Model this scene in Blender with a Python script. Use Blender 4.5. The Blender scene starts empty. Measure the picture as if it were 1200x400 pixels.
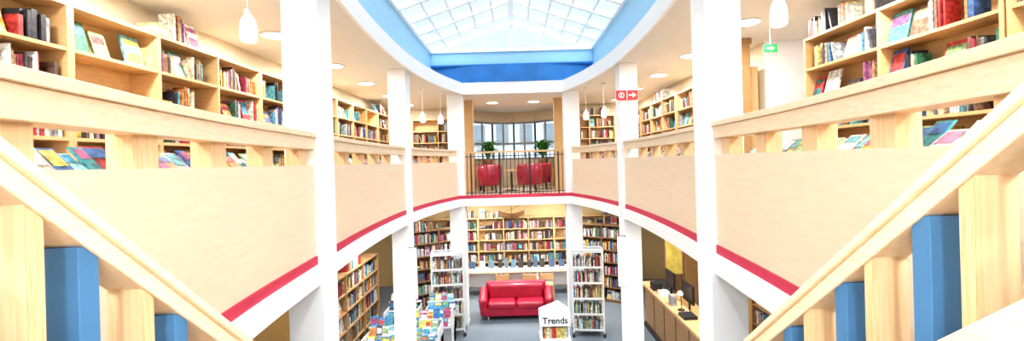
import bpy, math, random
from mathutils import Vector, Matrix
random.seed(23)
E=4.10      # eye height above the lower floor; modelling z is relative to eye level
F=533.0
scene=bpy.context.scene
# ------------------------------------------------------------------ materials
def mat(name,col,rough=0.5,metal=0.0,noise=0.0,scale=8,emis=None,es=0,alpha=None,spec=None,coat=0):
    m=bpy.data.materials.new(name); m.use_nodes=True
    nt=m.node_tree; b=nt.nodes['Principled BSDF']
    b.inputs['Base Color'].default_value=(*col,1); b.inputs['Roughness'].default_value=rough
    b.inputs['Metallic'].default_value=metal
    if coat: b.inputs['Coat Weight'].default_value=coat
    if noise>0:
        tc=nt.nodes.new('ShaderNodeTexCoord'); n=nt.nodes.new('ShaderNodeTexNoise'); n.inputs['Scale'].default_value=scale
        n.inputs['Detail'].default_value=4
        r=nt.nodes.new('ShaderNodeValToRGB')
        r.color_ramp.elements[0].color=(*[max(0,c*(1-noise)) for c in col],1)
        r.color_ramp.elements[1].color=(*[min(1,c*(1+noise)) for c in col],1)
        r.color_ramp.elements[0].position=.3; r.color_ramp.elements[1].position=.7
        nt.links.new(tc.outputs['Object'],n.inputs['Vector']); nt.links.new(n.outputs['Fac'],r.inputs['Fac'])
        nt.links.new(r.outputs['Color'],b.inputs['Base Color'])
    if emis: 
        b.inputs['Emission Color'].default_value=(*emis,1); b.inputs['Emission Strength'].default_value=es
    return m
def wood(name,c1,c2,stretch=(1,1,1),scale=6,rough=.42):
    m=bpy.data.materials.new(name); m.use_nodes=True
    nt=m.node_tree; b=nt.nodes['Principled BSDF']; L=nt.links.new
    tc=nt.nodes.new('ShaderNodeTexCoord'); mp=nt.nodes.new('ShaderNodeMapping'); mp.inputs['Scale'].default_value=stretch
    n=nt.nodes.new('ShaderNodeTexNoise'); n.inputs['Scale'].default_value=scale; n.inputs['Detail'].default_value=6; n.inputs['Distortion'].default_value=.4
    r=nt.nodes.new('ShaderNodeValToRGB'); r.color_ramp.elements[0].position=.3; r.color_ramp.elements[1].position=.72
    r.color_ramp.elements[0].color=(*c1,1); r.color_ramp.elements[1].color=(*c2,1)
    L(tc.outputs['Object'],mp.inputs['Vector']); L(mp.outputs['Vector'],n.inputs['Vector']); L(n.outputs['Fac'],r.inputs['Fac'])
    L(r.outputs['Color'],b.inputs['Base Color']); b.inputs['Roughness'].default_value=rough
    bp=nt.nodes.new('ShaderNodeBump'); bp.inputs['Strength'].default_value=.03; L(n.outputs['Fac'],bp.inputs['Height']); L(bp.outputs['Normal'],b.inputs['Normal'])
    return m
BIRCH=wood('birch_panel',(.80,.63,.46),(.85,.69,.52),(8,.7,10),3)
BIRCHV=wood('birch_post',(.66,.44,.24),(.78,.57,.36),(18,18,1),4)
RAILW=wood('birch_rail',(.76,.58,.39),(.86,.70,.52),(14,1.2,14),5)
SHELF=wood('beech_shelf',(.54,.34,.16),(.64,.43,.22),(3,3,12),4)
DARKW=wood('brown_wood',(.14,.075,.035),(.25,.14,.06),(3,1,12),4)
MIDW=wood('counter_wood',(.30,.17,.07),(.40,.24,.11),(3,1,12),4)
OAK=wood('upper_floor_oak',(.52,.43,.33),(.62,.51,.40),(8,1,8),5)
PLY=wood('plywood_edge',(.50,.30,.14),(.80,.60,.38),(60,60,1),6)
WHITE=mat('white_paint',(.92,.92,.93),.6,noise=.01)
CEIL=mat('ceiling_plaster',(.76,.75,.72),.8,noise=.02)
CREAM=mat('cream_wall',(.70,.62,.48),.8,noise=.04)
TAN=mat('tan_wall',(.50,.38,.20),.8,noise=.04)
YEL=mat('ochre_wall',(.40,.24,.08),.8,noise=.05)
LBLUE=mat('light_blue_paint',(.36,.62,.84),.6,noise=.03)
DBLUE=mat('deep_blue_fabric',(.02,.15,.42),.7,noise=.15,scale=3)
BLUE=mat('blue_post_paint',(.06,.18,.36),.45,noise=.05)
RED=mat('red_edge_strip',(.58,.04,.09),.6,noise=.05)
LEATHER=mat('red_leather',(.42,.010,.04),.35,noise=.12,scale=5,coat=.3)
GREY=mat('blue_grey_carpet',(.15,.18,.21),.9,noise=.12,scale=60)
METAL=mat('white_metal',(.78,.79,.80),.35,metal=.1)
SKYF=mat('skylight_frame_paint',(.88,.90,.92),.4,noise=.02)
STEEL=mat('dark_steel',(.08,.08,.09),.35,metal=.7,noise=.05)
FRAME=mat('window_frame_grey',(.28,.30,.33),.5,noise=.03)
BLACK=mat('black_plastic',(.015,.015,.018),.4,noise=.05)
LEAF=mat('leaf_green',(.05,.22,.04),.5,noise=.35,scale=10)
TERRA=mat('pot_clay',(.35,.16,.09),.7,noise=.1)
OPAL=mat('opal_glass',(.9,.9,.9),.25,emis=(1,1,1),es=.3)
LAMPM=mat('lamp_diffuser',(.9,.88,.8),.5,emis=(1,.93,.8),es=6)
GREEN=mat('exit_green',(.02,.28,.07),.5,emis=(.02,.5,.15),es=.05)
SIGNR=mat('sign_red',(.70,.03,.04),.5,noise=.03)
OUT=mat('neighbour_render',(.80,.82,.84),.8,noise=.06,scale=2)
OUTW=mat('neighbour_window',(.30,.34,.38),.3,noise=.06,scale=2)
# glass
GL=bpy.data.materials.new('skylight_glass'); GL.use_nodes=True
nt=GL.node_tree; nt.nodes.clear(); o=nt.nodes.new('ShaderNodeOutputMaterial'); t=nt.nodes.new('ShaderNodeBsdfTransparent'); g=nt.nodes.new('ShaderNodeBsdfGlossy'); mx=nt.nodes.new('ShaderNodeMixShader')
t.inputs['Color'].default_value=(.84,.93,.98,1); g.inputs['Roughness'].default_value=.05; mx.inputs['Fac'].default_value=.06
nt.links.new(t.outputs[0],mx.inputs[1]); nt.links.new(g.outputs[0],mx.inputs[2]); nt.links.new(mx.outputs[0],o.inputs['Surface'])
# books
BOOK=bpy.data.materials.new('book_covers'); BOOK.use_nodes=True
nt=BOOK.node_tree; b=nt.nodes['Principled BSDF']; a=nt.nodes.new('ShaderNodeVertexColor'); a.layer_name='Col'
tc=nt.nodes.new('ShaderNodeTexCoord'); n=nt.nodes.new('ShaderNodeTexNoise'); n.inputs['Scale'].default_value=26; n.inputs['Detail'].default_value=2
r=nt.nodes.new('ShaderNodeValToRGB'); r.color_ramp.elements[0].position=.42; r.color_ramp.elements[0].color=(.5,.5,.5,1); r.color_ramp.elements[1].position=.58; r.color_ramp.elements[1].color=(1,1,1,1)
mm=nt.nodes.new('ShaderNodeMix'); mm.data_type='RGBA'; mm.blend_type='MULTIPLY'; mm.inputs[0].default_value=1
nt.links.new(tc.outputs['Object'],n.inputs['Vector']); nt.links.new(n.outputs['Fac'],r.inputs['Fac'])
nt.links.new(a.outputs['Color'],mm.inputs[6]); nt.links.new(r.outputs['Color'],mm.inputs[7]); nt.links.new(mm.outputs[2],b.inputs['Base Color']); b.inputs['Roughness'].default_value=.45
PAL=[(.75,.72,.65),(.8,.8,.78),(.7,.68,.6),(.42,.04,.04),(.25,.03,.05),(.04,.12,.33),(.1,.28,.45),(.6,.40,.06),(.65,.55,.25),(.05,.2,.12),(.03,.03,.04),(.12,.08,.06),(.4,.24,.12),(.5,.2,.07),(.3,.3,.33),(.5,.55,.6),(.1,.34,.38),(.3,.1,.2),(.65,.55,.4),(.2,.12,.08),(.06,.06,.08)]
BRIGHT=[(.85,.85,.83),(.1,.38,.6),(.6,.08,.08),(.75,.6,.12),(.2,.5,.58),(.65,.28,.1),(.05,.15,.4),(.7,.8,.85),(.3,.45,.2),(.5,.1,.25),(.05,.3,.35),(.08,.08,.1)]
# ------------------------------------------------------------------ mesh builder
class MB:
    def __init__(s): s.v=[];s.f=[];s.m=[];s.c=[];s.smooth=[]; s.frame=None
    def P(s,p):
        if s.frame:
            O,U,N=s.frame; return (O[0]+U[0]*p[0]+N[0]*p[1], O[1]+U[1]*p[0]+N[1]*p[1], O[2]+p[2])
        return tuple(p)
    def add(s,vs,fs,mi=0,col=(1,1,1),sm=False):
        k=len(s.v); s.v+= [s.P(p) for p in vs]
        for f in fs: s.f.append([k+i for i in f]); s.m.append(mi); s.c.append(col); s.smooth.append(sm)
    def box(s,x0,x1,y0,y1,z0,z1,mi=0,col=(1,1,1),M=None):
        vs=[(x,y,z) for x in(x0,x1) for y in(y0,y1) for z in(z0,z1)]
        if M is not None: vs=[tuple(M@Vector(p)) for p in vs]
        s.add(vs,[(0,1,3,2),(4,6,7,5),(0,4,5,1),(2,3,7,6),(0,2,6,4),(1,5,7,3)],mi,col)
    def hexa(s,vs,mi=0,col=(1,1,1)):
        s.add(vs,[(0,1,3,2),(4,6,7,5),(0,4,5,1),(2,3,7,6),(0,2,6,4),(1,5,7,3)],mi,col)
    def beam(s,a,b,w,h,mi=0):
        a=Vector(a);b=Vector(b);d=(b-a).normalized()
        up=Vector((0,0,1)) if abs(d.z)<.95 else Vector((0,1,0))
        sx=d.cross(up).normalized()*w/2; sz=sx.cross(d).normalized()*h/2
        vs=[p+i*sx+j*sz for p in(a,b) for i in(-1,1) for j in(-1,1)]
        s.hexa([tuple(p) for p in vs],mi)
    def lathe(s,cx,cy,prof,seg=20,mi=0,a0=0,a1=2*math.pi,close=True):
        full=abs(a1-a0-2*math.pi)<1e-6; n=seg if full else seg+1
        vs=[];fs=[]
        for r_,z in prof:
            for i in range(n):
                a=a0+(a1-a0)*i/seg; vs.append((cx+r_*math.cos(a),cy+r_*math.sin(a),z))
        for j in range(len(prof)-1):
            for i in range(seg):
                i2=(i+1)%n
                fs.append((j*n+i,j*n+i2,(j+1)*n+i2,(j+1)*n+i))
        s.add(vs,fs,mi,sm=True)
    def tube(s,a,b,r,mi=0,seg=8):
        a=Vector(a);b=Vector(b);d=(b-a).normalized(); up=Vector((0,0,1)) if abs(d.z)<.95 else Vector((1,0,0))
        x=d.cross(up).normalized(); y=x.cross(d)
        vs=[tuple(p+r*(math.cos(2*math.pi*i/seg)*x+math.sin(2*math.pi*i/seg)*y)) for p in(a,b) for i in range(seg)]
        fs=[(i,(i+1)%seg,seg+(i+1)%seg,seg+i) for i in range(seg)]+[tuple(range(seg)),tuple(range(seg,2*seg))]
        s.add(vs,fs,mi)
    def obj(s,name,mats,parent=None,bevel=0,seg=2,sub=0):
        me=bpy.data.meshes.new(name)
        me.from_pydata([(x,y,z+E) for x,y,z in s.v],[],s.f)
        for m in mats: me.materials.append(m)
        for p,mi,sm in zip(me.polygons,s.m,s.smooth): p.material_index=mi; p.use_smooth=sm
        ca=me.color_attributes.new(name='Col',type='FLOAT_COLOR',domain='CORNER')
        for p,c in zip(me.polygons,s.c):
            for li in p.loop_indices: ca.data[li].color=(*c,1)
        import bmesh
        bm=bmesh.new(); bm.from_mesh(me); bmesh.ops.recalc_face_normals(bm,faces=bm.faces); bm.to_mesh(me); bm.free()
        ob=bpy.data.objects.new(name,me); scene.collection.objects.link(ob)
        if bevel:
            md=ob.modifiers.new('bevel','BEVEL'); md.width=bevel; md.segments=seg; md.limit_method='ANGLE'
        if sub:
            md=ob.modifiers.new('sub','SUBSURF'); md.levels=sub; md.render_levels=sub
        if parent: ob.parent=parent
        return ob
def empty(name):
    e=bpy.data.objects.new(name,None); scene.collection.objects.link(e); e.empty_display_size=.2; return e
# ------------------------------------------------------------------ atrium curve
CP=[(.10,1.16),(1.3,1.45),(2.7,1.72),(4.23,1.865),(6.2,2.0),(8.3,1.98),(10.0,1.76),(11.4,1.38)]
def px(y):
    if y<=CP[0][0]: return CP[0][1]
    if y>=CP[-1][0]: return CP[-1][1]
    for i in range(len(CP)-1):
        if CP[i][0]<=y<=CP[i+1][0]: break
    y0,x0=CP[i];y1,x1=CP[i+1];h=y1-y0;t=(y-y0)/h
    def sl(k):
        if k==0: return (CP[1][1]-CP[0][1])/(CP[1][0]-CP[0][0])
        if k==len(CP)-1: return (CP[-1][1]-CP[-2][1])/(CP[-1][0]-CP[-2][0])*1.15
        return (CP[k+1][1]-CP[k-1][1])/(CP[k+1][0]-CP[k-1][0])
    m0=sl(i)*h;m1=sl(i+1)*h
    return (2*t**3-3*t*t+1)*x0+(t**3-2*t*t+t)*m0+(-2*t**3+3*t*t)*x1+(t**3-t*t)*m1
def pt(y,off,side):
    d=(px(y+.01)-px(y-.01))/.02 if .11<y<11.38 else 0.2 if y<1 else -.27
    l=math.hypot(1,d); return (side*(px(y)+off/l), y-off*d/l)
def strip(mb,y0,y1,o0,o1,z0,z1,side,mi=0,n=None):
    n=n or max(2,int((y1-y0)/.18))
    ring=[]
    for k in range(n+1):
        y=y0+(y1-y0)*k/n
        a=pt(y,o0,side);b_=pt(y,o1,side)
        ring.append([(a[0],a[1],z0),(b_[0],b_[1],z0),(b_[0],b_[1],z1),(a[0],a[1],z1)])
    vs=[p for r_ in ring for p in r_]; fs=[]
    for k in range(n):
        for j in range(4):
            fs.append((4*k+j,4*k+(j+1)%4,4*k+4+(j+1)%4,4*k+4+j))
    fs+= [(0,1,2,3),(4*n,4*n+1,4*n+2,4*n+3)]
    mb.add(vs,fs,mi)
def slab(mb,y0,y1,off,xo,z0,z1,side,mi=0,n=60):
    vs=[];fs=[]
    for k in range(n+1):
        y=y0+(y1-y0)*k/n; x=px(y)+off
        vs+=[(side*x,y,z0),(side*xo,y,z0),(side*xo,y,z1),(side*x,y,z1)]
    for k in range(n):
        for j in range(4): fs.append((4*k+j,4*k+(j+1)%4,4*k+4+(j+1)%4,4*k+4+j))
    fs+=[(0,1,2,3),(4*n,4*n+1,4*n+2,4*n+3)]
    mb.add(vs,fs,mi)
ZF=-.85; ZS=-1.08; ZG=-4.1; ZC=1.72; W=5.3; YB=-3.0; YE=17.0
# ---- shells
m=MB(); m.box(-W-.15,W+.15,YB-.15,17,ZG-.2,ZG); m.obj('floor',[GREY])
m=MB()
for s in(-1,1): slab(m,.1,11.4,.03,W,ZS,ZF,s,0)
m.box(-W,W,11.4,YE,ZS,ZF,0); m.box(-W,W,YB,.1,ZS,ZF,0)
fl=m.obj('upper_floor',[OAK])
m=MB()
for s in(-1,1): slab(m,.1,11.4,-.02,W,ZS-.02,ZS,s,0)
m.box(-W,W,11.4,15.3,ZS-.02,ZS,0); m.box(-W,W,YB,.1,ZS-.02,ZS)
m.obj('ceiling_lower',[CEIL])
m=MB()
for s in(-1,1): strip(m,.1,11.4,-.03,.06,ZS-.02,ZF-.06,s,0)
m.box(-1.4,1.4,11.36,11.42,ZS-.02,ZF-.06,0)
m.obj('trim_slab_fascia',[WHITE])
m=MB()
for s in(-1,1): strip(m,.1,11.4,-.012,.06,ZF-.06,ZF+.02,s,0)
m.box(-1.38,1.38,11.37,11.46,ZF-.06,ZF+.02,0)
m.obj('trim_red_edge',[RED])
m=MB()
for s in(-1,1): slab(m,.1,11.4,-.12,W,ZC,ZC+.28,s,0)
m.box(-W,W,11.4,YE+.2,ZC,ZC+.28,0); m.box(-W,W,YB-.2,.1,ZC,ZC+.28)
m.obj('ceiling',[CEIL])
m=MB()
for s in(-1,1): strip(m,.1,11.42,-.15,-.11,ZC-.02,ZC+.24,s,0)
m.box(-1.28,1.28,11.34,11.40,ZC-.02,ZC+.16,0)
m.obj('trim_ceiling_fascia',[WHITE])
# light well + skylight
HW=2.08; ZT=2.85; ZR=3.55; YS=11.62
m=MB()
for s in(-1,1): m.box(s*HW,s*(HW+.1),0,YS,ZC+.281,ZT)
m.box(-HW,HW,YS,YS+.1,ZC+.281,ZT); m.box(-HW,HW,-.1,0,ZC+.281,ZT)
m.obj('wall_light_well',[LBLUE])
m=MB(); 
n=24; vs=[];fs=[]
for k in range(n+1):
    x=-(HW-.03)+2*(HW-.03)*k/n; yy=YS-.03-.12*(1-(x/HW)**2)
    for z,o_ in((2.44,0),(2.2,-.05),(ZC+.285,-.08)): vs.append((x,yy+o_,z))
for k in range(n):
    for j in range(2): fs.append((3*k+j,3*k+j+1,3*k+4+j,3*k+3+j))
m.add(vs,fs,0,sm=True); m.tube((-HW+.03,YS-.09,2.45),(HW-.03,YS-.09,2.45),.035,0,12)
m.obj('skylight_roller_shade',[DBLUE,LBLUE])
sk=empty('skylight')
m=MB()
for s in(-1,1): m.beam((s*HW,-.1,ZT),(s*HW,YS+.1,ZT),.12,.1)
m.beam((0,-.1,ZR),(0,YS+.1,ZR),.12,.15)
k=0; y=YS
while y>0:
    for s in(-1,1): m.beam((s*HW,y,ZT),(0,y,ZR),.07,.12)
    y-=.83
for q in(.2,.4,.6,.8):
    for s in(-1,1):
        x=s*HW*(1-q); z=ZT+(ZR-ZT)*q; m.beam((x,0,z+.02),(x,YS,z+.02),.045,.07)
m.beam((-HW,YS,ZT),(HW,YS,ZT),.08,.09)
for q in(-.66,-.33,0,.33,.66):
    m.beam((q*HW,YS,ZT),(q*HW,YS,ZT+(ZR-ZT)*(1-abs(q))),.05,.05)
for y in(2.5,5,7.5,10):
    m.tube((-HW,y,ZT+.03),(HW,y,ZT+.03),.014)
m.obj('frame',[SKYF],sk)
m=MB()
for s in(-1,1):
    m.add([(s*HW,0,ZT+.04),(0,0,ZR+.04),(0,YS,ZR+.04),(s*HW,YS,ZT+.04)],[(0,1,2,3)])
m.add([(-HW,YS+.02,ZT),(HW,YS+.02,ZT),(0,YS+.02,ZR)],[(0,1,2)])
m.obj('glass',[GL],sk)
# outer walls
XW=3.86
m=MB(); m.box(-XW-.12,-XW,YB,14.4,ZF,ZC); m.obj('wall_left',[CREAM])
m=MB(); m.box(XW,XW+.12,YB,5.44,ZF,ZC); m.box(XW,XW+.12,6.96,14.4,ZF,ZC); m.box(XW+.95,XW+1.05,5.5,6.9,ZF,ZC,1)
m.box(XW,XW+1.05,5.44,5.5,ZF,ZC,1);m.box(XW,XW+1.05,6.9,6.96,ZF,ZC,1)
m.obj('wall_right',[CREAM,WHITE])
m=MB(); m.box(-XW,-1.45,14.3,14.42,ZF,ZC); m.box(1.45,XW,14.3,14.42,ZF,ZC); 
m.box(-1.5,-1.42,14.43,15.3,ZF,ZC,0); m.box(1.42,1.5,14.43,15.3,ZF,ZC,0)
m.obj('wall_back',[CREAM])
m=MB(); m.box(-W,W,15.3,15.42,ZG,ZS-.02); m.obj('wall_back_lower',[TAN])
m=MB(); m.box(-W-.12,-W,YB,15.4,ZG,ZS); m.obj('wall_left_lower',[YEL])
m=MB(); m.box(W,W+.12,YB,15.4,ZG,ZS); m.obj('wall_right_lower',[YEL])
m=MB()
for x in [-5.2,-3.9,-2.6,-1.3,0,1.3,2.6,3.9,5.2]: m.box(x-.04,x+.04,YB-.1,YB,ZG,ZC)
for z in(ZG,-3.0,ZS-.1,ZF,0.4,ZC-.08): m.box(-W,W,YB-.1,YB,z,z+.08)
m.obj('unseen_fill_window',[METAL])  # unseen open grid, added so sky light enters from behind the camera
# bay window
bw=empty('window_bay')
pts=[(-1.42,15.2),(-.75,16.0),(0,16.2),(.75,16.0),(1.42,15.2)]
m=MB(); mg=MB()
for i in range(4):
    a,b_=pts[i],pts[i+1]
    for z,h in((ZF,.9),(1.38,.34)):
        m.beam((a[0],a[1],z+h/2),(b_[0],b_[1],z+h/2),.1,h,1)
    for z in(.08,.62,1.35): m.beam((a[0],a[1],z),(b_[0],b_[1],z),.07,.07)
    for q in(0,.5,1):
        x=a[0]+(b_[0]-a[0])*q;y=a[1]+(b_[1]-a[1])*q; m.beam((x,y,.05),(x,y,1.4),.06,.06)
    mg.add([(a[0],a[1],.05),(b_[0],b_[1],.05),(b_[0],b_[1],1.4),(a[0],a[1],1.4)],[(0,1,2,3)])
m.obj('frame',[FRAME,CREAM],bw); mg.obj('glass',[GL],bw)
m=MB(); m.box(-7,7,26,27,-4.1,3.0); 
for i in range(10):
    for z in(-1.0,1.0): m.box(-6.4+i*1.35,-5.7+i*1.35,25.9,26,z,z+1.1,1)
m.box(-7.2,7.2,25.7,27.3,3.0,3.25,2)
m.obj('neighbouring_building',[OUT,OUTW,METAL])
# ------------------------------------------------------------------ columns
def column(x0,x1,y0,y1):
    m=MB(); x0,x1=sorted((x0,x1)); m.box(x0,x1,y0,y1,ZG,ZC)
    m.box(x0-.012,x1+.012,y0-.012,y1+.012,ZG,ZG+.09,1)
    m.obj('column',[WHITE,METAL],bevel=.008)
for s in(-1,1):
    column(s*1.80,s*2.14,4.23,4.55); column(s*1.93,s*2.25,8.2,8.55); column(s*1.27,s*1.66,11.4,11.75)
m=MB(); m.box(-1.5,-1.12,12.6,12.75,ZF,ZC); m.box(-1.5,-1.3,12.75,14.3,ZF,ZC); m.obj('wall_wood_panel_left',[SHELF])
m=MB(); m.box(1.12,1.5,12.6,12.75,ZF,ZC); m.box(1.3,1.5,12.75,14.3,ZF,ZC); m.obj('wall_wood_panel_right',[SHELF])
m=MB(); m.box(3.3,3.52,6.72,6.89,ZF,ZC); m.box(3.28,3.54,6.70,6.895,ZF,ZF+.1); m.box(3.28,3.54,6.70,6.895,ZC-.08,ZC); m.obj('wood_pillar',[MIDW])
# ------------------------------------------------------------------ parapets
for s in(-1,1):
    par=empty('balustrade')
    m=MB()
    for (a,b_) in((.3,4.23),(4.55,8.2),(8.55,11.25)):
        strip(m,a,b_,-.03,.16,.27,.317,s,0)      # cap
        strip(m,a,b_,-.01,.13,.16,.27,s,0)      # beam
    m.obj('top_beam',[RAILW],par,bevel=.004)
    m=MB()
    for (a,b_) in((.3,4.23),(4.55,8.2),(8.55,11.25)):
        strip(m,a,b_,0,.035,ZF+.022,.0,s,0); strip(m,a,b_,0.0,.05,0,.012,s,0)
    m.obj('panel',[BIRCH],par)
    m=MB()
    y=.67
    while y<11.1:
        if not(4.15<y<4.65 or 8.1<y<8.65):
            a=pt(y,.04,s); b_=pt(y,.16,s)
            x0,x1=sorted((a[0],b_[0])); m.box(x0,x1,y-.07,y+.07,-.8,.17)
        y+=.68
    m.obj('posts',[BIRCHV],par)
    m=MB(); mb=MB()
    for (a,b_) in((.5,4.2),(4.6,8.15),(8.6,11.0)):
        strip(m,a,b_,.2,.5,-.03,-.0,s); strip(m,a,b_,.2,.5,-.45,-.42,s); strip(m,a,b_,.17,.2,ZF,-.45,s); strip(m,a,b_,.47,.5,-.0,.04,s)
        y=a+.1
        while y<b_-.15:
            w=random.uniform(.06,.12); h=random.uniform(.08,.13)
            if random.random()<.94:
                p=pt(y,.24+random.uniform(0,.04),s)
                sx=s
                c=random.choice(BRIGHT+BRIGHT+PAL[:9])
                vs=[]
                for yy in(0,w):
                    for (xx,zz) in((p[0],.0),(p[0]+sx*.11,h),(p[0]+sx*.015,.0),(p[0]+sx*.125,h)): vs.append((xx,p[1]+yy,zz))
                mb.hexa(vs,0,c)
                c2=random.choice(BRIGHT); vs=[]; ta=random.choice([.3,.55])
                for yy in(.008,w-.008):
                    for (t_,o_) in((ta,-.003),(.92,-.003),(ta,.001),(.92,.001)): vs.append((p[0]+sx*.11*t_+sx*o_,p[1]+yy,h*t_))
                mb.hexa(vs,0,c2)
            y+=w+random.uniform(.004,.02)
    m.obj('display_shelf',[SHELF],par); mb.obj('magazines',[BOOK],par)
# far railing
m=MB(); m.box(-1.25,1.25,11.42,11.50,.22,.265,0); m.box(-1.25,1.25,11.445,11.475,.13,.15,1); m.box(-1.25,1.25,11.445,11.475,ZF+.06,ZF+.08,1)
x=-1.2
while x<1.21: m.tube((x,11.46,ZF+.02),(x,11.46,.22),.009,1,6); x+=.1
for x in(-1.1,-.37,.37,1.1): m.tube((x,11.46,ZF),(x,11.46,.22),.02,1,8)
m.obj('bridge_railing',[SHELF,STEEL])
# ------------------------------------------------------------------ bookcases
def bookcase(name,O,U,N,length,height,nlev,bay=.9,depth=.3,frame=SHELF,fill=.8,face=.12,z0=ZF,pal=PAL,topshow=True,back=True):
    U=Vector(U).normalized();N=Vector(N).normalized()
    f=(( O[0],O[1],z0),U,N)
    m=MB(); m.frame=f; b=MB(); b.frame=f
    nb=max(1,round(length/bay)); bw_=length/nb; t=.028
    for i in range(nb+1):
        u=i*bw_; m.box(u-t/2,u+t/2,-depth,0,0,height)
    if back: m.box(0,length,-depth-.01,-depth,0,height,1)
    lh=(height-.08)/nlev
    for j in range(nlev+1):
        z=.06+j*lh
        m.box(0,length,-depth,-.005,z-t/2 if j<nlev else height-t,z+t/2 if j<nlev else height)
    m.box(0,length,-.03,-.01,0,.06)
    ob=m.obj(name,[frame,frame],None)
    for i in range(nb):
        for j in range(nlev+(1 if topshow else 0)):
            z=.06+j*lh+t/2; 
            if j==nlev:
                z=height
                if random.random()<.75: continue
            u=i*bw_+.02; end=(i+1)*bw_-.02
            if random.random()<(1-fill)*.08: continue
            if random.random()<(1-fill)*.6: u+=random.uniform(.02,.2)
            while u<end-.03:
                r_=random.random()
                if r_<face and end-u>.2:
                    w=random.uniform(.13,.22);h=min(lh-.05,random.uniform(.2,.29)); c=random.choice(BRIGHT+pal)
                    v=-.06; vs=[]
                    for uu in(u,u+w):
                        for (vv,zz) in((v,z),(v-.07,z+h),(v-.02,z),(v-.09,z+h)): vs.append((uu,vv,zz))
                    b.hexa(vs,0,c)
                    c2=random.choice(BRIGHT)
                    for (qa,qb) in random.choice([((.55,.85),),((.1,.45),(.7,.88)),((.3,.9),)]):
                        vs=[]
                        for uu in(u+.015,u+w-.015):
                            for (q,off) in((qa,.002),(qb,.002),(qa,-.004),(qb,-.004)): vs.append((uu,v-.07*q+off,z+h*q))
                        b.hexa(vs,0,c2)
                    u+=w+random.uniform(.02,.06)
                elif r_<face+(1-fill)*.1:
                    u+=random.uniform(.08,.2)
                elif r_<face+(1-fill)*.1+.05 and end-u>.22:
                    zz=z
                    for _ in range(random.randint(2,4)):
                        th=random.uniform(.02,.035); b.box(u,u+random.uniform(.16,.2),-.24,-.05,zz,zz+th,0,random.choice(pal)); zz+=th+.001
                    u+=.22
                else:
                    n_=random.randint(4,11) if fill<.6 else random.randint(6,16); base=random.choice([.19,.22,.25])
                    cc=random.choice(pal)
                    for _ in range(n_):
                        w=random.uniform(.011,.034)
                        if u+w>end: u=end; break
                        h=min(lh-.04,base+random.uniform(-.03,.04)); v=-.03-random.uniform(0,.03); d=min(depth-.08,random.uniform(.13,.17))
                        if random.random()<.6: cc=random.choice(pal)
                        b.box(u,u+w-.0015,v-d,v,z,z+h,0,cc)
                        u+=w
                    if random.random()<.3 and u+.1<end:
                        h=min(lh-.06,.22)
                        vs=[(u+.06,-.2,z),(u+.005,-.2,z+h),(u+.06,-.05,z),(u+.005,-.05,z+h),(u+.085,-.2,z+.004),(u+.03,-.2,z+h),(u+.085,-.05,z+.004),(u+.03,-.05,z+h)]
                        b.hexa(vs,0,random.choice(pal)); u+=.09
                    if random.random()<(.65 if fill<.6 else .2): u+=random.uniform(.04,.24 if fill<.6 else .1)
    b.obj('books',[BOOK],ob)
    return ob
y=.9
for L in(2.7,2.7,2.7,2.7,2.1):
    bookcase('bookcase',(-3.47,y),(0,1,0),(1,0,0),L-.03,2.2,6,bay=.9,fill=.42,face=.34)
    y+=L
for (a,L) in((1.0,2.2),(3.22,2.2),(7.0,2.7),(9.75,2.7),(12.5,1.3)):
    bookcase('bookcase',(3.47,a+L-.03),(0,-1,0),(-1,0,0),L-.03,2.2,6,bay=.9,fill=.42,face=.34)
bookcase('bookcase',(-3.1,13.95),(1,0,0),(0,-1,0),1.55,2.2,6,bay=.78,fill=.5)
bookcase('bookcase',(1.55,13.95),(1,0,0),(0,-1,0),1.55,2.2,6,bay=.78,fill=.5)
for x in(-3.75,-1.25,1.25):
    bookcase('bookcase',(x,14.95),(1,0,0),(0,-1,0),2.47,2.25,6,bay=.82,fill=.7,face=.12,z0=ZG,pal=PAL+[(.12,.08,.06),(.3,.1,.06),(.6,.5,.4),(.03,.03,.04)])
bookcase('bookcase',(-3.15,7.4),(0,1,0),(1,0,0),2.9,2.1,6,z0=ZG,fill=.8,frame=MIDW)
bookcase('bookcase',(-2.9,12.6),(.8,.5,0),(.5,-.8,0),1.6,2.2,6,z0=ZG,fill=.8,frame=DARKW)
bookcase('bookcase',(1.75,13.5),(.8,-.5,0),(-.5,-.8,0),1.6,2.2,6,z0=ZG,fill=.8,frame=DARKW)
bookcase('bookcase',(4.2,8.2),(0,-1,0),(-1,0,0),2.6,2.1,6,z0=ZG,fill=.8,frame=DARKW)
bookcase('bookcase',(-4.2,4.2),(0,1,0),(1,0,0),2.9,2.1,6,z0=ZG,fill=.8,frame=DARKW)
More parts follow.
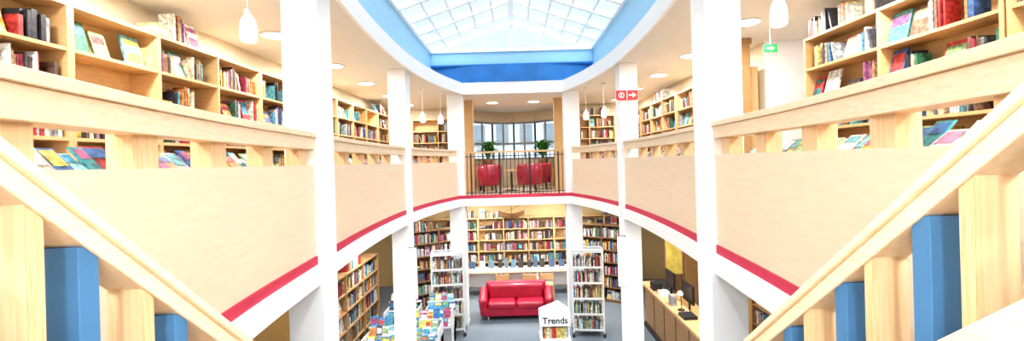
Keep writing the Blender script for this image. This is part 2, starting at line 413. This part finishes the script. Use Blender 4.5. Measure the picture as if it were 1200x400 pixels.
# ------------------------------------------------------------------ mobile shelf
def mobile_shelf(x0,x1,y0,ang,h):
    c,s_=math.cos(ang),math.sin(ang)
    f=((x0,y0,ZG),Vector((c,s_,0)),Vector((s_,-c,0)))
    w=x1-x0; d=.42
    root=empty('mobile_book_rack')
    m=MB(); m.frame=f
    for u in(0,w):
        for v in(0,-d):
            m.tube((u,v,.1),(u,v,h),.016); m.lathe(u,v,[(0,0),(.035,.0),(.04,.05),(.02,.1),(0,.1)],10,1)
        for z in [i*.12+.2 for i in range(int((h-.2)/.12))]: m.tube((u,0,z),(u,-d,z),.006)
        m.tube((u,0,h),(u,-d,h),.014)
    for v in(0,-d): m.tube((0,v,h),(w,v,h),.014)
    for z in [.16+i*(h-.2)/5 for i in range(6)]:
        m.box(0,w,-d,0,z-.016,z+.004); m.box(0,w,-.004,.004,z-.016,z+.03)
    m.obj('frame',[METAL,STEEL],root)
    b=MB(); b.frame=f
    for k in range(5):
        z=.165+k*(h-.2)/5
        for v0 in(-.02,-.24):
            u=.02
            while u<w-.04:
                ww=random.uniform(.015,.035); hh=random.uniform(.16,.24)
                if random.random()<.88: b.box(u,u+ww-.001,v0-.17,v0,z,z+hh,0,random.choice(PAL+[(.8,.8,.78),(.75,.7,.6)]))
                u+=ww
    b.obj('books',[BOOK],root)
mobile_shelf(-2.02,-1.28,10.65,.12,1.97)
mobile_shelf(1.26,1.96,10.5,-.12,2.0)
# ------------------------------------------------------------------ sofa
def sofa(cx,cy,w):
    root=empty('leather_sofa'); z=ZG; d=.85
    def part(n,*a,bev=.07):
        m=MB(); m.box(*a); m.obj(n,[LEATHER],root,bevel=bev,seg=5)
    part('base',cx-w/2+.1,cx+w/2-.1,cy-d/2+.03,cy+d/2-.05,z+.1,z+.32,bev=.03)
    for i,s in enumerate((-1,1)):
        part('seat_cushion_%d'%i,cx+(-w/2+.2 if s<0 else .004),cx+(w/2-.2 if s>0 else -.004),cy-d/2,cy+.2,z+.28,z+.46)
        x=cx+s*(w/2-.11)
        m=MB(); vs=[]
        prof=[(-d/2+.02,.1),(d/2-.06,.1),(-d/2-.02,.56),(d/2-.02,.70)]
        for xx in(x-.11,x+.11):
            for p in prof: vs.append((xx+(s*.05 if p[1]>.3 else 0),cy+p[0],z+p[1]))
        m.hexa(vs); m.obj('arm_%d'%i,[LEATHER],root,bevel=.08,seg=5)
    part('back_cushion',cx-w/2+.2,cx+w/2-.2,cy+.08,cy+.34,z+.4,z+.8)
    part('back',cx-w/2+.12,cx+w/2-.12,cy+.22,cy+d/2,z+.1,z+.84)
    m=MB()
    for sx in(-1,1):
        for sy in(-1,1): m.tube((cx+sx*(w/2-.2),cy+sy*.3,z),(cx+sx*(w/2-.2),cy+sy*.3,z+.12),.022)
    m.obj('feet',[METAL],root)
sofa(-.06,12.1,1.86)
root=empty('reading_desk')
m=MB(); m.box(-1.6,1.7,13.7,14.35,ZG+.74,ZG+.79); m.box(-1.6,1.7,14.25,14.3,ZG+.2,ZG+.74,1)
for x in(-1.58,-.5,.6,1.66): m.box(x-.03,x+.03,13.75,14.3,ZG,ZG+.74,1)
m.obj('top',[BIRCH,WHITE],root)
b=MB(); x=-1.5
while x<1.5:
    w=random.uniform(.12,.2); h=random.uniform(.2,.3)
    vs=[]
    for uu in(x,x+w):
        for (vv,zz) in((14.1,0),(14.18,h),(14.12,0),(14.2,h)): vs.append((uu,vv,ZG+.79+zz))
    b.hexa(vs,0,random.choice([(.03,.03,.04),(.05,.1,.2),(.5,.35,.1),(.03,.03,.04),(.1,.2,.3),(.5,.5,.5),(.02,.02,.02)])); x+=w+random.uniform(.06,.14)
b.obj('display_books',[BOOK],root)
def chair(cx,cy):
    m=MB(); z=ZG
    m.box(cx-.2,cx+.2,cy-.2,cy+.2,z+.43,z+.46)
    for sx in(-1,1):
        m.beam((cx+sx*.19,cy+.19,z),(cx+sx*.17,cy+.17,z+.44),.03,.03); m.beam((cx+sx*.19,cy-.21,z),(cx+sx*.18,cy-.18,z+.82),.03,.03)
    m.box(cx-.19,cx+.19,cy-.21,cy-.18,z+.62,z+.80); m.box(cx-.18,cx+.18,cy-.19,cy-.17,z+.2,z+.23)
    m.obj('wooden_chair',[SHELF],bevel=.006)
chair(-.45,13.45); chair(.35,13.4); chair(.85,13.45)
m=MB(); n=14; vs=[];fs=[]
for k in range(n+1):
    t=-1+2*k/n; w=.11*(1-t*t)+.004; zb=.1*t*t; zt=.14+.12*t*t
    y0=14.8
    vs+=[(-.15+t*.42,y0-w,ZG+2.25+zt),(-.15+t*.42,y0,ZG+2.25+zb),(-.15+t*.42,y0+w,ZG+2.25+zt)]
for k in range(n):
    for j in range(2): fs.append((3*k+j,3*k+j+1,3*k+4+j,3*k+3+j))
m.add(vs,fs); m.tube((-.15,14.8,ZG+2.26),(-.15,14.8,ZG+2.75),.012); m.beam((-.5,14.8,ZG+2.4),(.2,14.72,ZG+2.7),.025,.015)
m.obj('wooden_boat_model',[DARKW])
# ------------------------------------------------------------------ brochure display racks
def rack(x0,x1,y0,y1,h):
    root=empty('magazine_display_stand'); m=MB(); b=MB(); z=ZG
    m.box(x0,x1,y0+.25,y1,z+.05,z+h*.55)
    m.box(x0,x0+.02,y0,y1,z,z+h*.8); m.box(x1-.02,x1,y0,y1,z,z+h*.8)
    tiers=4; dy=(y1-y0-.1)/tiers
    for k in range(tiers):
        zz=z+h*.45+k*h*.14; yy=y0+.05+k*dy
        m.box(x0,x1,yy,yy+dy,zz-.015,zz)
        m.box(x0,x1,yy-.01,yy,zz,zz+.03)
        x=x0+.03
        while x<x1-.1:
            w=random.uniform(.09,.16); hh=random.uniform(.14,.22)
            vs=[]
            for uu in(x,x+w):
                for (vv,q) in((.02,0),(.09,hh),(.03,0),(.10,hh)): vs.append((uu,yy+vv,zz+q))
            b.hexa(vs,0,random.choice(BRIGHT+[(.05,.28,.6),(.8,.62,.1),(.85,.85,.85),(.8,.62,.1),(.05,.28,.6)]))
            c=random.choice(BRIGHT)
            for qa,qb in random.choice([((.6,.9),),((.1,.5),(.75,.9)),((.3,.8),)]):
                vs=[]
                for uu in(x+.012,x+w-.012):
                    for q,o_ in((qa,-.003),(qb,-.003),(qa,.003),(qb,.003)): vs.append((uu,yy+.02+.07*q+o_,zz+hh*q))
                b.hexa(vs,0,c)
            x+=w+.01
    m.obj('stand',[METAL],root); b.obj('magazines',[BOOK],root)
rack(-3.0,-2.35,8.6,9.25,.98); rack(-2.25,-1.6,9.0,9.6,.98); rack(-2.05,-1.45,9.85,10.4,1.12); rack(-2.9,-2.2,9.75,10.4,1.15)
# Trends stand
root=empty('trends_display_stand')
m=MB()
x0,x1,yy=.42,1.04,9.2
zb,zm,zt=-3.37,-3.13,-2.98
for (a,b_) in((yy,yy+.45),):
    vs=[(x0,a,zb),(x1,a,zb),(x1,a,zm),((x0+x1)/2+.1,a,zt),(x0,a,zm),(x0,b_,zb),(x1,b_,zb),(x1,b_,zm),((x0+x1)/2+.1,b_,zt),(x0,b_,zm)]
    m.add(vs,[(0,1,2,3,4),(5,6,7,8,9),(0,1,6,5),(1,2,7,6),(2,3,8,7),(3,4,9,8),(4,0,5,9)])
m.box(x0+.1,x1-.1,yy+.05,yy+.4,ZG+.03,zb-.25); m.box(x0,x1,yy-.05,yy+.45,zb-.28,zb-.25)
m.box(x0+.02,x0+.05,yy+.05,yy+.4,zb-.25,zb); m.box(x1-.05,x1-.02,yy+.05,yy+.4,zb-.25,zb); m.box(x0,x1,yy-.05,yy+.45,ZG,ZG+.04)
m.obj('stand',[WHITE],root)
b=MB(); x=x0+.07
while x<x1-.08:
    w=random.uniform(.02,.05); b.box(x,x+w,yy+.02,yy+.25,zb-.25,zb-.04,0,random.choice([(.6,.04,.04),(.7,.1,.05),(.75,.6,.2),(.7,.7,.7)])); x+=w+.002
b.obj('books',[BOOK],root)
cu=bpy.data.curves.new('lettering','FONT'); cu.body='Trends'; cu.size=.18; cu.align_x='CENTER'; cu.extrude=.002; cu.offset=.002; cu.materials.append(BLACK)
to=bpy.data.objects.new('lettering',cu); scene.collection.objects.link(to); to.location=((x0+x1)/2,yy-.004,zb+.06+E); to.rotation_euler=(math.pi/2,0,0); to.parent=root
# ------------------------------------------------------------------ reception counter right
root=empty('reception_counter')
m=MB(); m.box(3.1,3.16,6.9,11.1,ZG,ZG+1.02); m.box(3.0,3.35,6.85,11.15,ZG+1.02,ZG+1.07,1); m.box(3.3,4.0,6.9,11.1,ZG+.72,ZG+.76,1); m.box(3.05,3.1,6.9,11.1,ZG,ZG+.1,2)
for y in(7.6,8.3,9.0,9.7,10.4): m.box(3.092,3.1,y,y+.008,ZG+.1,ZG+1.02,2)
m.box(3.95,4.0,6.9,11.1,ZG,ZG+.72)
m.obj('counter',[MIDW,SHELF,BLACK],root)
def monitor(x,y,k):
    m=MB(); z=ZG+.76; m.box(x-.02,x+.02,y-.28,y+.28,z+.30,z+.68); m.box(x-.025,x-.02,y-.26,y+.26,z+.32,z+.66,1); m.tube((x+.02,y,z),(x+.02,y,z+.35),.02); m.box(x-.1,x+.12,y-.12,y+.12,z,z+.015); 
    m.obj('computer_monitor_%d'%k,[BLACK,STEEL],root)
monitor(3.55,10.6,0); monitor(3.55,9.5,1); monitor(3.55,8.3,2)
m=MB(); z=ZG+1.07
m.box(3.06,3.28,10.3,10.55,z,z+.16,0); m.box(3.08,3.28,9.85,10.05,z,z+.1,1); m.box(3.1,3.2,9.2,9.4,z,z+.2,2); m.box(3.05,3.3,8.4,8.7,z,z+.06,0)
m.lathe(3.2,8.95,[(0,z),(.07,z),(.07,z+.015),(0,z+.02)],16,0); m.tube((3.2,8.95,z),(3.2,8.95,z+.35),.008,0); m.tube((3.2,8.95,z+.35),(3.12,8.8,z+.42),.008,0); m.lathe(3.12,8.78,[(.06,z+.36),(.05,z+.41),(.02,z+.44)],16,1)
m.obj('scanner_lamp_and_leaflets',[BLACK,METAL,FRAME],root)
m=MB(); m.box(3.72,4.14,11.4,11.43,-2.95,-2.0,0); m.box(3.75,4.11,11.38,11.4,-2.92,-2.03,1)
for x in(3.74,4.12): m.tube((x,11.44,ZG+.02),(x,11.44,-2.0),.015,2); m.box(x-.02,x+.02,11.25,11.62,ZG,ZG+.03,2)
m.obj('notice_board',[SHELF,mat('poster_yellow',(.8,.65,.15),.6,noise=.3,scale=4),STEEL])
m=MB(); m.box(4.4,4.7,11.9,12.9,ZG,ZG+2.1); m.box(4.38,4.4,11.95,12.38,ZG+.08,ZG+2.05,1); m.box(4.38,4.4,12.42,12.85,ZG+.08,ZG+2.05,1); m.tube((4.37,12.35,ZG+1.0),(4.37,12.35,ZG+1.15),.008,2); m.obj('storage_cabinet',[MIDW,DARKW,STEEL])
for s,z0_,z1_ in((-1,-2.42,-1.5),(1,-2.3,-1.4)):
    m=MB(); x=s*1.86; m.box(x-.06,x+.06,8.14,8.16,z0_,z1_); m.tube((x-.08,8.15,z1_),(x+.09,8.15,z1_),.01,1); m.tube((x-.06,8.15,z0_),(x+.06,8.15,z0_),.008,1); m.box(x-.01,x+.01,8.15,8.2,z1_-.02,z1_,1); m.obj('hanging_sign_panel',[WHITE,STEEL])
# ------------------------------------------------------------------ upper lounge
def tub(cx,cy,ang=0):
    root=empty('red_tub_chair'); z=ZF
    m=MB(); r0,r1=.24,.32
    a0=ang+math.radians(-20);a1=ang+math.radians(200)
    m.lathe(cx,cy,[(r0,z+.2),(r1,z+.2),(r1+.03,z+.45),(r1+.03,z+.72),(r0+.05,z+.77),(r0,z+.72),(r0,z+.2)],24,0,a0,a1)
    for a in(a0,a1):
        m.beam((cx+(r0+r1+.03)/2*math.cos(a),cy+(r0+r1+.03)/2*math.sin(a),z+.2),(cx+(r0+r1+.03)/2*math.cos(a),cy+(r0+r1+.03)/2*math.sin(a),z+.73),.10,.10)
    m.obj('shell',[LEATHER],root)
    m=MB(); m.lathe(cx,cy,[(0,z+.2),(.26,z+.2),(.27,z+.3),(.27,z+.42),(.24,z+.46),(0,z+.46)],24,0)
    m.obj('seat',[LEATHER],root)
    m=MB()
    for k in range(4):
        a=ang+math.pi/4+k*math.pi/2; m.tube((cx+.25*math.cos(a),cy+.25*math.sin(a),z),(cx+.22*math.cos(a),cy+.22*math.sin(a),z+.22),.018)
    m.obj('legs',[STEEL],root)
tub(-.7,12.5,math.pi); tub(.4,12.5,math.pi); tub(.75,13.5,-math.pi/2); tub(-.85,13.5,-math.pi/2)
m=MB(); m.lathe(-.1,13.1,[(0,ZF+.55),(.3,ZF+.55),(.3,ZF+.58),(0,ZF+.58)],24,0); m.tube((-.1,13.1,ZF),(-.1,13.1,ZF+.55),.03,1); m.lathe(-.1,13.1,[(0,ZF),(.2,ZF),(.18,ZF+.02),(0,ZF+.03)],20,1); m.obj('round_coffee_table',[SHELF,STEEL])
def plant(cx,cy,zp,n=80,R=.42,H=.66):
    root=empty('potted_plant'); m=MB()
    m.lathe(cx,cy,[(0,zp),(.13,zp),(.17,zp+.3),(.18,zp+.32),(.15,zp+.32),(.14,zp+.27),(0,zp+.27)],20)
    m.obj('pot',[TERRA],root)
    m=MB()
    for i in range(n):
        a=random.uniform(0,2*math.pi); h=random.uniform(.4,1)*H; r_=random.uniform(.5,1)*R; w=random.uniform(.025,.05)
        d=Vector((math.cos(a),math.sin(a),0)); sd=Vector((-math.sin(a),math.cos(a),0)); vs=[];K=6
        for k in range(K+1):
            t=k/K; p=Vector((cx,cy,zp+.27))+d*(r_*t**1.3)+Vector((0,0,h*math.sin(t*2.1)/.95)); ww=w*math.sin(math.pi*min(.98,t*.9+.08))
            vs+=[tuple(p-sd*ww),tuple(p+Vector((0,0,-.01))),tuple(p+sd*ww)]
        fs=[]
        for k in range(K):
            for j in range(2): fs.append((3*k+j,3*k+j+1,3*k+4+j,3*k+3+j))
        m.add(vs,fs,sm=True)
    m.obj('foliage',[LEAF],root)
m=MB(); m.box(-1.25,1.25,14.55,14.95,ZF+.55,ZF+.59); 
for x in(-1.2,0,1.2): m.box(x-.02,x+.02,14.58,14.92,ZF,ZF+.55)
m.obj('window_bench',[SHELF])
plant(-.85,14.75,ZF+.59); plant(.93,14.75,ZF+.59); 
# ------------------------------------------------------------------ pendants
def pendant(x,y,zb,r=.068,h=.27):
    root=empty('pendant_lamp'); m=MB()
    m.lathe(x,y,[(0,zb),(r*.55,zb+.004),(r*.9,zb+.02),(r,zb+.05),(r*.97,zb+h*.45),(r*.85,zb+h*.66),(r*.55,zb+h*.8),(r*.33,zb+h*.86)],24)
    m.obj('shade',[OPAL],root)
    m=MB(); m.lathe(x,y,[(r*.36,zb+h*.84),(r*.36,zb+h),(0,zb+h*1.02)],16,0); m.tube((x,y,zb+h),(x,y,ZC),.006); m.lathe(x,y,[(0,ZC-.03),(.05,ZC-.03),(.05,ZC),(0,ZC)],16)
    m.obj('cord_and_cap',[METAL],root)
pendant(-2.29,3.97,1.09,.07,.3); pendant(2.34,3.97,1.10,.07,.3)
for s in(-1,1):
    pendant(s*2.07,10.4,.93); pendant(s*1.74,10.9,.93)
# ------------------------------------------------------------------ ceiling downlights (gallery rows, plus added fill lamps)
def down_or_fill_lamp(x,y,zc,power,r=.17,col=(1,.965,.91)):
    m=MB(); m.lathe(x,y,[(r,zc-.001),(r+.025,zc-.004),(r+.025,zc-.014),(r,zc-.018),(r-.005,zc-.012),(0,zc-.010)],28,0)
    root=m.obj('ceiling_or_fill_lamp',[METAL])
    m=MB(); m.lathe(x,y,[(0,zc-.016),(r-.01,zc-.015)],28,0); m.obj('diffuser',[LAMPM],root)
    l=bpy.data.lights.new('lamp','AREA'); l.shape='DISK'; l.size=r*1.8; l.energy=power; l.color=col
    o_=bpy.data.objects.new('lamp',l); scene.collection.objects.link(o_); o_.location=(x,y,zc-.03+E); o_.parent=root
for s in(-1,1):
    for y in(.4,2.2,4.0,5.9,7.75,9.5,11.3,13.2): down_or_fill_lamp(s*3.05,y,ZC,33)
for (x,y) in((-.6,13.2),(.6,13.2)): down_or_fill_lamp(x,y,ZC,22)
for (x,y) in((-1.5,-.7),(1.5,-.7),(0,-1.4),(-3,-1.6),(3,-1.6)): down_or_fill_lamp(x,y,ZC,84,col=(.97,.98,1))  # unseen lamps added behind the camera to brighten the column fronts
for (x,y) in((-1.2,12.9),(0,12.9),(1.2,12.9),(-1.2,14.1),(1.2,14.1),(-2.9,11.5),(2.9,11.5),(-2.7,6.5),(2.7,6.5),(-2.8,9),(3.6,9),(4.4,7.2),(-3.6,5)): down_or_fill_lamp(x,y,ZS-.02,37)  # lamps added under the soffit to light the lower floor
# ------------------------------------------------------------------ signs
m=MB(); cx,cz,cy=2.05,1.13,8.17
m.box(cx-.19,cx+.19,cy-.005,cy+.02,cz-.085,cz+.085,0); m.box(cx-.005,cx+.005,cy-.007,cy,cz-.085,cz+.085,1)
m.box(cx+.03,cx+.12,cy-.008,cy,cz-.012,cz+.012,1)
m.add([(cx+.10,cy-.008,cz-.05),(cx+.17,cy-.008,cz),(cx+.10,cy-.008,cz+.05)],[(0,1,2)],1)
for k in range(12):
    a=k*math.pi/6; m.box(cx-.1+.045*math.cos(a)-.009,cx-.1+.045*math.cos(a)+.009,cy-.008,cy,cz+.045*math.sin(a)-.009,cz+.045*math.sin(a)+.009,1)
m.box(cx-.11,cx-.09,cy-.008,cy,cz-.03,cz+.03,1)
m.obj('fire_hose_sign',[SIGNR,WHITE])
m=MB(); cx,cz,cy=3.48,1.42,6.1
m.box(cx-.09,cx+.09,cy,cy+.03,cz-.05,cz+.05,0); m.box(cx-.06,cx+.0,cy-.003,cy,cz-.012,cz+.012,1); m.add([(cx-.0,cy-.003,cz-.03),(cx+.05,cy-.003,cz),(cx,cy-.003,cz+.03)],[(0,1,2)],1); m.tube((cx,cy+.015,cz+.05),(cx,cy+.015,ZC),.006,1)
m.obj('exit_sign',[GREEN,WHITE])
m=MB(); m.box(4.74,4.805,6.3,6.8,-.1,.75); m.box(4.73,4.74,6.33,6.77,-.07,.72,1); m.obj('fire_hose_cabinet',[SIGNR,mat('cabinet_red',(.35,.03,.04),.4,noise=.05)])
# ------------------------------------------------------------------ staircase
st=empty('staircase')
for s in(-1,1):
    dz=-.028 if s<0 else -.010
    K=.88 if s<0 else .838
    def zr(y): return .866+dz-K*y
    m=MB()
    def slope(x0,x1,y0,y1,t0,t1,mi=0):
        vs=[(s*x,y,zr(y)+t) for x in(x0,x1) for y in(y0,y1) for t in(t0,t1)]
        m.hexa(vs,mi)
    slope(.975,1.115,.05,4.1,-.03,0,0)
    slope(.99,1.10,.05,4.1,-.085,-.03,0)
    slope(.955,.99,.05,4.3,-.56,-.42,0)
    slope(1.0,1.1,.1,4.0,-1.95,-1.62,0)
    m.obj('handrail',[RAILW],st,bevel=.004)
    mw=MB(); mbz=MB()
    k=-5
    while True:
        y=(.925 if s<0 else .99)+.1425*k
        if y>3.7: break
        if k%2==0:
            vs=[]
            for x in(1.0,1.095):
                for yy in(y,y+.034):
                    for z in(max(ZG,zr(yy)-1.7),zr(yy)-.08): vs.append((s*x,yy,z))
            mw.hexa(vs)
            vs=[]
            for x in(.997,1.0):
                for yy in(y,y+.034):
                    for z in(max(ZG,zr(yy)-1.7),zr(yy)-.09): vs.append((s*x,yy,z))
            mw.hexa(vs,1)
        else:
            y-=.02; z=zr(y)-.086; mbz.box(s*1.0,s*1.095,y-.012,y+.04,max(ZG,zr(y)-1.7),z)
        k+=1
    mw.obj('wood_balusters',[BIRCHV,PLY],st); mbz.obj('blue_balusters',[BLUE],st,bevel=.002)
m=MB()
nst=18; rise=(ZF-ZG)/nst; run=3.69/nst
for i in range(nst):
    z=ZF-(i+1)*rise; y=.1+i*run
    if z-.04<ZG: break
    m.box(-1.0,1.0,y,y+run+.03,z-.04,z,0); m.box(-1.0,1.0,y,y+.02,z,z+rise-.04,0)
m.obj('treads',[RAILW],st)
# ------------------------------------------------------------------ light
w=bpy.data.worlds.new('World'); scene.world=w; w.use_nodes=True
nt=w.node_tree; bg=nt.nodes['Background']; bg.inputs['Color'].default_value=(.84,.94,1,1); bg.inputs['Strength'].default_value=.76
sl=bpy.data.lights.new('sun','SUN'); sl.energy=4.8; sl.angle=math.radians(70); sl.color=(.94,.98,1)
so=bpy.data.objects.new('sun',sl); scene.collection.objects.link(so); so.rotation_euler=(math.radians(18),math.radians(6),0); so.location=(0,5,12)
scene.view_settings.view_transform='Standard'
try: scene.view_settings.look='Medium High Contrast'
except Exception:
    pass
print('LOOK',scene.view_settings.look)
scene.view_settings.exposure=.46
# ------------------------------------------------------------------ camera
cd=bpy.data.cameras.new('camera'); cd.sensor_width=36; cd.lens=F/1200*36; cd.shift_y=-11/1200; cd.shift_x=-3/1200; cd.clip_start=.05
co=bpy.data.objects.new('camera',cd); scene.collection.objects.link(co); scene.camera=co
co.matrix_world=Matrix.Translation((0,0,E))@Matrix.Rotation(math.radians(90),4,'X')@Matrix.Rotation(math.radians(-1.6),4,'Z')
